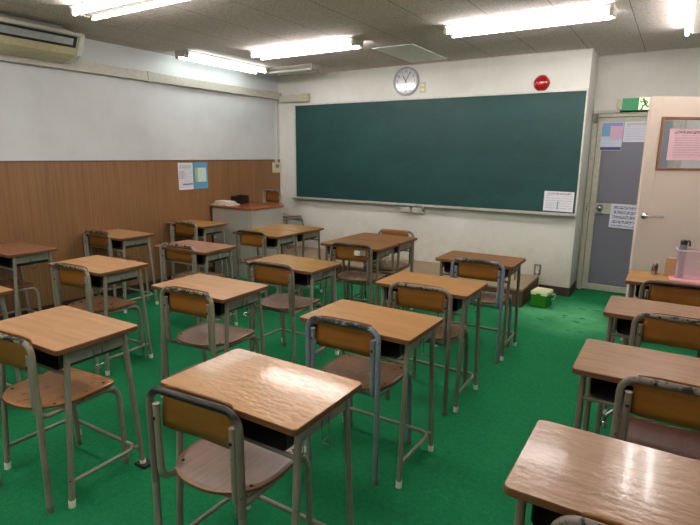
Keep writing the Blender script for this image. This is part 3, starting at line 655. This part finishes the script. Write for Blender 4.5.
def me_tray():
    m = MB(); x, y0, y1, zt, zb, r, t = 0.236, -0.150, 0.135, DESK_H-0.0225, DESK_H-0.115, 0.025, 0.0025
    def prof(x, zb, r):
        out = [(-x, zt)]
        for k in range(5): a = PI+PI/2*k/4; out.append((-x+r+r*math.cos(a), zb+r+r*math.sin(a)))
        for k in range(5): a = 1.5*PI+PI/2*k/4; out.append((x-r+r*math.cos(a), zb+r+r*math.sin(a)))
        out.append((x, zt)); return out
    P, Q = prof(x, zb, r), prof(x-t, zb+t, r-t); n = len(P)
    vs = [(p[0], y0, p[1]) for p in P]+[(p[0], y1, p[1]) for p in P]+[(p[0], y0, p[1]) for p in Q]+[(p[0], y1-t, p[1]) for p in Q]
    fs = []
    for i in range(n-1): fs += [[i, i+1, n+i+1, n+i], [2*n+i+1, 2*n+i, 3*n+i, 3*n+i+1], [i+1, i, 2*n+i, 2*n+i+1]]
    fs += [[n+i for i in range(n)], [3*n+i for i in range(n)][::-1], [0, n, 3*n, 2*n], [n-1, 3*n-1, 4*n-1, 2*n-1]]
    m.add(vs, fs); return m.mesh('storage_tray')
def leg_y(syy, z): return syy*(0.178-(z-0.03)/(DESK_H-0.022-0.03)*0.046)
def me_rail(z, r=0.0085):
    m = MB(); m.tube([(-0.256, leg_y(-1, z), z), (0.256, leg_y(-1, z), z)], r, 10); return m.mesh('front_rail')
def me_foot():
    z = 0.112; m = MB(); yb = leg_y(-1, z)+0.010; yf = leg_y(1, z)-0.022
    m.tube([(-0.264, yb, z), (-0.264, yf, z), (0.264, yf, z), (0.264, yb, z)], 0.0095, 10, 0.05)
    for sx in (-1, 1): m.b2(sx*0.264-0.006, sx*0.264+0.006, yf-0.01, leg_y(1, z)-0.008, z-0.006, z+0.006)
    return m.mesh('foot_rail')
def me_hook(sx):
    x = sx*0.2705; m = MB(); zt = DESK_H-0.075
    for y in (-0.02, 0.02): m.tube([(x, y, zt+0.02), (x, y, zt-0.055)], 0.0022, 6)
    m.tube([(x, -0.02, zt-0.055), (x+sx*0.025, -0.01, zt-0.066), (x+sx*0.04, 0.0, zt-0.045)], 0.0022, 6, 0.008); m.tube([(x, 0.02, zt-0.055), (x, -0.02, zt-0.055)], 0.0022, 6)
    return m.mesh('hook')
def make_desk(x, y, rz, top, tube, label, hooks=(1,), group='school desks'):
    t = thing('school_desk', label, 'desk', (x, y, 0), rz, group); tm = TUBE[tube]
    put('desktop', cached('top', me_top), [TOP[top], M_EDGE], t)
    for sx in (-1, 1):
        for syy in (-1, 1):
            lg = put('leg', cached(('leg', sx, syy), lambda: me_leg(sx, syy)), tm, t)
            put('foot_cap', cached(('cap', sx, syy), lambda: me_cap(sx, syy)), M_CAPW, lg)
        put('side_apron', cached(('apron', sx), lambda: me_apron(sx)), M_APRON if tube != 'brown' else TUBE['brown'], t)
    put('storage_tray', cached('tray', me_tray), M_TRAY, t)
    put('front_rail', cached('rail', lambda: me_rail(DESK_H-0.128)), tm, t)
    put('foot_rail', cached('foot', me_foot), tm, t)
    for sx in hooks: put('hook', cached(('hook', sx), lambda: me_hook(sx)), M_CHROME, t)
    return t
DG = 'school desks in rows'
DESKS = [
 ('1a', -4.545, 2.075, 0.0, 'red', 'green', 'reddish brown school desk against the panelled wall, nearest the camera in the wall column'),
 ('1b', -4.560, 3.037, 0.0, 'buff', 'green', 'school desk against the panelled wall, second from the camera in the wall column'),
 ('1c', -4.556, 4.017, 0.01, 'orange', 'green', 'school desk against the panelled wall, directly in front of the lectern'),
 ('2a', -3.44, 1.215, 0.0, 'orange', 'green', 'school desk cut off by the left picture edge, only its right corner in view'),
 ('2b', -3.422, 2.096, 0.03, 'tan', 'green', 'tan school desk behind the big tan desk at the lower left'),
 ('2c', -3.423, 2.985, 0.04, 'red', 'green', 'reddish school desk in the second column from the panelled wall'),
 ('3a', -2.309, 1.205, 0.02, 'tan', 'olive', 'large light tan school desk at lower left, one foot on a black pad'),
 ('3b', -2.300, 2.100, 0.02, 'buff', 'olive', 'pale school desk left of centre, its chair seat pale and worn'),
 ('3c', -2.304, 2.915, 0.0, 'gold', 'green', 'golden glossy school desk in the middle, nearer than the facing desk pairs'),
 ('4a', -1.140, 1.252, 0.0, 'pale', 'olive', 'glossy school desk in the centre foreground, light glare on its top'),
 ('4b', -1.182, 2.095, -0.01, 'orange', 'olive', 'orange brown school desk whose chair has blue-grey legs, just behind the glossy foreground desk'),
 ('4c', -1.221, 2.915, 0.0, 'orange', 'olive', 'orange brown school desk third from the camera in the centre column'),
 ('4d', -1.216, 3.856, 0.0, 'dark', 'brown', 'dark brown school desk at the front of the centre column, by the platform end'),
 ('5a', 0.030, 1.324, 0.0, 'pink', 'brown', 'pinkish glossy school desk at the lower right corner, nearest the camera'),
 ('5b', 0.048, 2.169, 0.0, 'pink', 'brown', 'pinkish school desk second from the camera in the right column, with a chrome hook'),
 ('5c', 0.058, 3.022, 0.0, 'pink', 'brown', 'pinkish school desk third from the camera in the right column'),
 ('5d', 0.093, 3.861, 0.0, 'orange', 'brown', 'school desk by the open beige door carrying the pink sheet and clear box'),
 ('P1n', -3.458, 3.945, 0.0, 'gold', 'green', 'near golden desk of the facing pair in front of the lectern'),
 ('P1f', -3.456, 4.338, PI, 'gold', 'brown', 'far golden desk of the facing pair in front of the lectern'),
 ('P2n', -2.338, 3.905, 0.0, 'dark', 'brown', 'near dark brown desk of the facing pair in the middle, with a stickered chair'),
 ('P2f', -2.338, 4.298, PI, 'dark', 'brown', 'far dark brown desk of the facing pair in the middle of the room'),
]
for (k, x, y, rz, top, tube, lb) in DESKS:
    dk = make_desk(x, y, rz, top, tube, lb, hooks=(-1, 1) if k == '4d' else (1,), group=DG)
    if k == '5b':
        mh = MB(); mh.tube([(-0.130, -0.165, DESK_H-0.128), (-0.148, -0.180, DESK_H-0.132), (-0.168, -0.188, DESK_H-0.155), (-0.172, -0.190, DESK_H-0.185)], 0.0065, 10, 0.02)
        mh.lathe([(0.010, 0), (0.011, 0.02), (0.006, 0.026)], (-0.172, -0.190, DESK_H-0.205), 'z', 14); mh.build('bag_hook', M_CHROME, dk)
o = MB(); o.box((-2.045, 1.395, 0.007), (0.075, 0.062, 0.013), 0.003)
o2 = o.build('rubber_pad', M_BLACK); tag(o2, 'small black pad on the carpet at the foot of the big tan desk', 'pad')

# ------------------------------------------------------------------ chairs
CT = 0.0125; SZ = 0.435; BZ = 0.748   # tube radius, seat height, centre of top rail
def me_back():
    m = MB(); m.tube([(-0.187, 0, SZ-0.03), (-0.187, 0.0, BZ), (0.187, 0.0, BZ), (0.187, 0, SZ-0.03)], CT, 12, 0.055); return m.mesh('back_frame')
def me_rleg(sx):
    m = MB(); m.tube([(sx*0.187, -0.004, 0.018), (sx*0.187, 0, SZ-0.031)], CT, 12); return m.mesh('leg')
def me_rcap(sx):
    m = MB(); m.tube([(sx*0.187, -0.004, 0.0), (sx*0.187, -0.004, 0.026)], 0.0145, 12); return m.mesh('foot_cap')
def me_side(sx):
    m = MB(); x0 = sx*0.160; z = SZ-0.022
    m.tube([(x0, 0.002, BZ-0.052), (x0, 0.004, z), (sx*0.172, 0.365, z), (sx*0.176, 0.385, z-0.06)], CT*0.95, 12, 0.05)
    return m.mesh('side_rail')
def me_fleg(sx):
    m = MB(); m.tube([(sx*0.176, 0.385, SZ-0.083), (sx*0.178, 0.392, 0.018)], CT*0.95, 12); return m.mesh('leg')
def me_fcap(sx):
    m = MB(); m.tube([(sx*0.178, 0.392, 0), (sx*0.178, 0.392, 0.026)], 0.0142, 12); return m.mesh('foot_cap')
def me_bar(y, z, w):
    m = MB(); m.tube([(-w, y, z), (w, y, z)], 0.0085, 10); return m.mesh('crossbar')
def me_board():
    """bent plywood back: hollow towards the sitter, top edge curled over the rail"""
    m = MB(); nx = 13; W = 0.150; prof = [(0.016, BZ+0.012), (0.021, BZ+0.004), (0.019, BZ-0.02), (0.016, BZ-0.07), (0.015, BZ-0.105), (0.016, BZ-0.142)]
    vs = []; th_ = 0.009
    for side in (0, 1):
        for (yv, z) in prof:
            for i in range(nx):
                u = -1+2*i/(nx-1); w = W if z < BZ-0.03 else W-0.012*(1 if z > BZ else 0.4)
                hollow = -0.012*(1-u*u) if z < BZ-0.03 else 0
                zz_ = z-(0.006*abs(u)**6 if z > BZ else 0)+(0.008*abs(u)**8 if z < BZ-0.12 else 0)
                vs.append((u*w, yv+hollow*-1*0.0+(th_ if side else 0)+0.0+(0.010*(1-u*u) if z < BZ-0.03 else 0.004), zz_))
    n = nx*len(prof); fs = []
    R_ = len(prof)
    for r in range(R_-1):
        for i in range(nx-1):
            a = r*nx+i; fs += [[a, a+1, a+nx+1, a+nx], [n+a+1, n+a, n+a+nx, n+a+nx+1]]
    for i in range(nx-1):
        fs += [[i+1, i, n+i, n+i+1]]; b = (R_-1)*nx+i; fs += [[b, b+1, n+b+1, n+b]]
    for r in range(R_-1):
        a = r*nx; fs += [[a, a+nx, n+a+nx, n+a]]; a = r*nx+nx-1; fs += [[a+nx, a, n+a, n+a+nx]]
    m.add(vs, fs, 0, True); return m.mesh('backrest')
def me_seat():
    """pressed plywood seat: strongly rounded rear, dished middle, rolled front edge"""
    m = MB(); NR, NA = 9, 40; out = []
    ol = []
    for k in range(NA):
        a = 2*PI*k/NA; c, s_ = math.cos(a), math.sin(a)
        ex_ = 2.3 if s_ < 0 else 4.5; w_, d_ = (0.197, 0.200)
        ol.append((w_*math.copysign(abs(c)**(2/ex_), c), d_*math.copysign(abs(s_)**(2/ex_), s_)))
    def zz(x, y):
        u, v = x/0.197, y/0.2
        z = 0.010*(u*u) + 0.012*max(0, -v)**2 - 0.010*max(0, v-0.45)**2*3
        return z
    for side in (0, 1):
        for r in range(NR+1):
            f = r/NR
            for (x, y) in ol: out.append((x*f, y*f+0.200, SZ+zz(x*f, y*f)-(0.010 if side else 0)))
    n = NA*(NR+1); fs = []
    for r in range(NR):
        for k in range(NA):
            a, b, c, d = r*NA+k, r*NA+(k+1) % NA, (r+1)*NA+(k+1) % NA, (r+1)*NA+k
            if r == 0: fs += [[a, d, c], [n+a, n+c, n+d]]
            else: fs += [[a, d, c, b], [n+b, n+c, n+d, n+a]]
    mi = []
    m.add(out, fs, 0, True)
    o = NR*NA; m.add([out[o+k] for k in range(NA)]+[out[n+o+k] for k in range(NA)], [[k, NA+k, NA+(k+1) % NA, (k+1) % NA] for k in range(NA)], 1)
    me = m.mesh('seat'); bm = bmesh.new(); bm.from_mesh(me); bmesh.ops.remove_doubles(bm, verts=bm.verts, dist=1e-6); bm.to_mesh(me); bm.free(); return me
def me_bolt(x, y, z, ax):
    m = MB(); m.lathe([(0.0065, 0), (0.006, 0.002), (0.002, 0.0035)], (x, y, z), ax, 10); return m.mesh('bolt')
def make_chair(x, y, rz, tube, seat, label, worn=None, z=0.0, group='school chairs', scale=1.0):
    """x,y: middle of the backrest on the floor; local +Y is where the sitter looks"""
    t = thing('school_chair', label, 'chair', (x, y, z), rz, group); t.scale = (1, 1, scale)
    tm = TUBE[tube]
    put('back_frame', cached('cback', me_back), TUBEW[worn or tube], t)
    for sx in (-1, 1):
        lg = put('leg', cached(('rleg', sx), lambda: me_rleg(sx)), tm, t); put('foot_cap', cached(('rcap', sx), lambda: me_rcap(sx)), M_CAPD, lg)
        lg = put('leg', cached(('fleg', sx), lambda: me_fleg(sx)), tm, t); put('foot_cap', cached(('fcap', sx), lambda: me_fcap(sx)), M_CAPD, lg)
        put('side_rail', cached(('side', sx), lambda: me_side(sx)), tm, t)
    put('crossbar', cached('bar1', lambda: me_bar(0.372, SZ-0.055, 0.170)), tm, t); put('crossbar', cached('bar2', lambda: me_bar(0.06, SZ-0.030, 0.158)), tm, t)
    bd = put('backrest', cached('board', me_board), M_PLY, t)
    for sx in (-1, 1): put('rivet', cached(('riv', sx), lambda: me_bolt(sx*0.160, -0.0105, BZ-0.10, 'y')), M_BOLT, bd)
    for sx in (-1, 1): put('rivet', cached(('riv2', sx), lambda: me_bolt(sx*0.085, -0.0105, BZ, 'y')), M_BOLT, bd)
    st = put('seat', cached('seat', me_seat), [SEAT[seat], M_EDGE], t)
    for (sx, yy_) in ((-1, 0.09), (1, 0.09), (-1, 0.33), (1, 0.33)): put('bolt', cached(('bolt', sx, yy_), lambda: me_bolt(sx*0.150, yy_, SZ+(0.0085 if yy_ > 0.2 else 0.0105), 'z')), M_BOLT, st)
    return t
rad = math.radians
CG = 'tube-framed school chairs'
CHAIRS = [
 (-4.50, 1.72, 0, 'green', 'red', 'reddish seated school chair under the nearest desk of the wall column'),
 (-4.615, 2.84, rad(4), 'green', 'brown', 'school chair at the second desk of the wall column, backrest against the wood panelling'),
 (-4.53, 3.80, rad(5), 'green', 'brown', 'school chair at the wall desk in front of the lectern'),
 (-3.353, 1.85, rad(4), 'green', 'brown', 'school chair at the tan desk behind the big tan desk at the lower left'),
 (-3.43, 2.80, rad(6), 'green', 'brown', 'school chair at the reddish desk in the second column from the wall'),
 (-2.275, 0.950, rad(5), 'olive', 'tan', 'school chair with orange tan seat at the lower left, cut off by the picture edge'),
 (-2.221, 1.851, rad(4), 'olive', 'worn', 'school chair with pale worn seat at the desk behind the big tan desk'),
 (-2.296, 2.643, rad(3.5), 'olive', 'worn', 'school chair with a dark streak down its worn seat, at the golden middle desk'),
 (-1.192, 0.990, rad(4), 'olive', 'worn', 'school chair with black worn top rail and scratched seat in the centre foreground'),
 (-1.208, 1.870, rad(1.5), 'blue', 'brown', 'school chair with blue-grey legs just behind the glossy foreground desk'),
 (-1.185, 2.662, rad(1.8), 'brown', 'brown', 'school chair at the third desk of the centre column'),
 (-1.150, 3.585, rad(2.5), 'blue', 'brown', 'school chair with blue-grey frame at the front desk of the centre column'),
 (0.050, 1.056, 0, 'brown', 'red', 'school chair at the bottom right, only its chipped grey top rail in view'),
 (0.104, 1.924, 0, 'brown', 'red', 'school chair with reddish seat at the second desk of the right column'),
 (0.092, 2.786, 0, 'brown', 'red', 'school chair at the third desk of the right column'),
 (0.081, 3.571, 0, 'brown', 'red', 'school chair with dark top rail at the desk by the open beige door'),
 (-3.445, 3.69, rad(-1), 'olive', 'tan', 'school chair at the near side of the golden desk pair by the lectern'),
 (-2.262, 3.635, rad(6), 'brown', 'brown', 'school chair with a white sticker on its backrest at the dark desk pair'),
 (-2.330, 4.60, rad(183), 'brown', 'brown', 'school chair facing the camera on the far side of the dark desk pair'),
 (-4.50, 5.25, rad(-12), 'green', 'brown', 'school chair on the platform between the lectern and the front wall'),
]
WORN = {8: 'bare', 7: 'bare', 16: 'bare', 17: 'bare', 15: 'bare', 3: 'olive'}
for i, (x, y, rz, tube, seat, lb) in enumerate(CHAIRS):
    c = make_chair(x, y, rz, tube, seat, lb, worn=WORN.get(i), z=0.19 if i == 19 else 0.0, group=CG, scale=1.11 if i == 19 else 1.0)
    if i == 17:
        m = MB(); m.b2(0.03, 0.078, 0.0005, 0.0205, BZ-0.086, BZ-0.046, 0.001); m.build('sticker', plain('white_sticker', rgb(226, 224, 214), 0.5), c)
        m = MB(); m.b2(0.084, 0.135, 0.0005, 0.0205, BZ-0.084, BZ-0.042, 0.001); m.build('sticker', plain('grey_sticker', rgb(150, 140, 120), 0.4), c)

# ------------------------------------------------------------------ things on the desk by the door
Zt = DESK_H+0.0004
ps = thing('pink_sheet', 'large pink sheet lying on the desk by the open beige door', 'paper', (0.205, 3.955, Zt), rad(4))
m = MB(); m.b2(-0.178, 0.178, -0.10, 0.12, 0, 0.0015); m.build('sheet', M_PINK, ps)
bx = thing('clear_box', 'clear plastic box holding pens, standing on the pink sheet', 'box', (0.17, 3.985, Zt+0.0018), rad(6))
bw, bd_, bh, tt = 0.115, 0.055, 0.185, 0.003
m = MB(); m.b2(-bw, bw, -bd_, -bd_+tt, 0, bh); m.b2(-bw, bw, bd_-tt, bd_, 0, bh); m.b2(-bw, -bw+tt, -bd_+tt, bd_-tt, 0, bh); m.b2(bw-tt, bw, -bd_+tt, bd_-tt, 0, bh); m.b2(-bw+tt, bw-tt, -bd_+tt, bd_-tt, 0, tt)
m.build('box_shell', M_CLEARPL, bx)
m = MB()
for yv in (-bd_-0.002, bd_-tt): m.b2(-bw-0.002, bw+0.002, yv, yv+tt+0.002, bh-0.006, bh+0.004, 0.001)
for xv in (-bw-0.002, bw-tt): m.b2(xv, xv+tt+0.002, -bd_, bd_, bh-0.006, bh+0.004, 0.001)
m.build('rim', plain('pinkish_clear_rim', rgb(226, 200, 206), 0.3), bx)
mk = thing('marker_pen', 'grey marker with a black cap standing in the clear box', 'pen', (0.088, 3.965, Zt+0.006))
m = MB(); m.lathe([(0.020, 0), (0.021, 0.18), (0.020, 0.215)], (0, 0, 0), 'z', 20); m.build('barrel', plain('grey_barrel', rgb(126, 132, 140), 0.4), mk)
m = MB(); m.lathe([(0.0205, 0.214), (0.0205, 0.22), (0.0205, 0.236), (0.015, 0.244), (0.004, 0.246)], (0, 0, 0), 'z', 20); m.tube([(0.02, 0, 0.243), (0.032, 0, 0.235), (0.034, 0, 0.205)], 0.005, 8, 0.008); m.build('cap', M_BLACK, mk)
pk = thing('marker_pen', 'pink marker with a black tip standing in the clear box', 'pen', (0.205, 3.99, Zt+0.006))
m = MB(); m.lathe([(0.009, 0), (0.009, 0.19), (0.012, 0.20), (0.012, 0.235)], (0, 0, 0), 'z', 16); m.build('barrel', plain('pink_barrel', rgb(240, 120, 150), 0.35), pk)
m = MB(); m.lathe([(0.008, 0.234), (0.007, 0.245), (0.003, 0.248)], (0, 0, 0), 'z', 12); m.build('cap', M_BLACK, pk)
wb = thing('wooden_bookend', 'small tan wooden upright standing on the desk left of the clear box', 'bookend', (0.032, 4.0, Zt), 0)
m = MB(); m.b2(-0.032, 0.032, -0.006, 0.006, 0, 0.118, 0.002); m.build('upright_board', M_CARD, wb)
m = MB(); m.b2(-0.032, 0.032, -0.045, -0.006, 0, 0.006, 0.001); m.build('base_board', M_CARD, wb)
gl = thing('tape_dispenser', 'small shiny brown and clear tape roll on end at the desk corner by the door', 'tape', (-0.055, 3.97, Zt), rad(58))
m = MB(); m.lathe([(0.020, -0.009), (0.034, -0.009), (0.034, 0.009), (0.020, 0.009), (0.020, -0.009)], (0, 0, 0.045), 'y', 28)
tr = m.build('tape_roll', plain('brown_tape', rgb(120, 84, 70), 0.15, coat=0.8), gl); tr.scale = (0.62, 1, 1.0)
m = MB(); m.b2(-0.02, 0.02, -0.012, 0.012, 0, 0.012, 0.002); m.b2(-0.02, -0.013, -0.012, 0.012, 0.012, 0.05, 0.001); m.build('stand', M_CHROME, gl)

# ------------------------------------------------------------------ world and look
w = bpy.data.worlds.new('world'); scn.world = w; w.use_nodes = True
w.node_tree.nodes['Background'].inputs[0].default_value = (0.5, 0.55, 0.6, 1); w.node_tree.nodes['Background'].inputs[1].default_value = 0.05
scn.view_settings.view_transform = 'Standard'; scn.view_settings.look = 'None'; scn.view_settings.exposure = 1.38; scn.view_settings.gamma = 1
scn.view_settings.use_curve_mapping = False
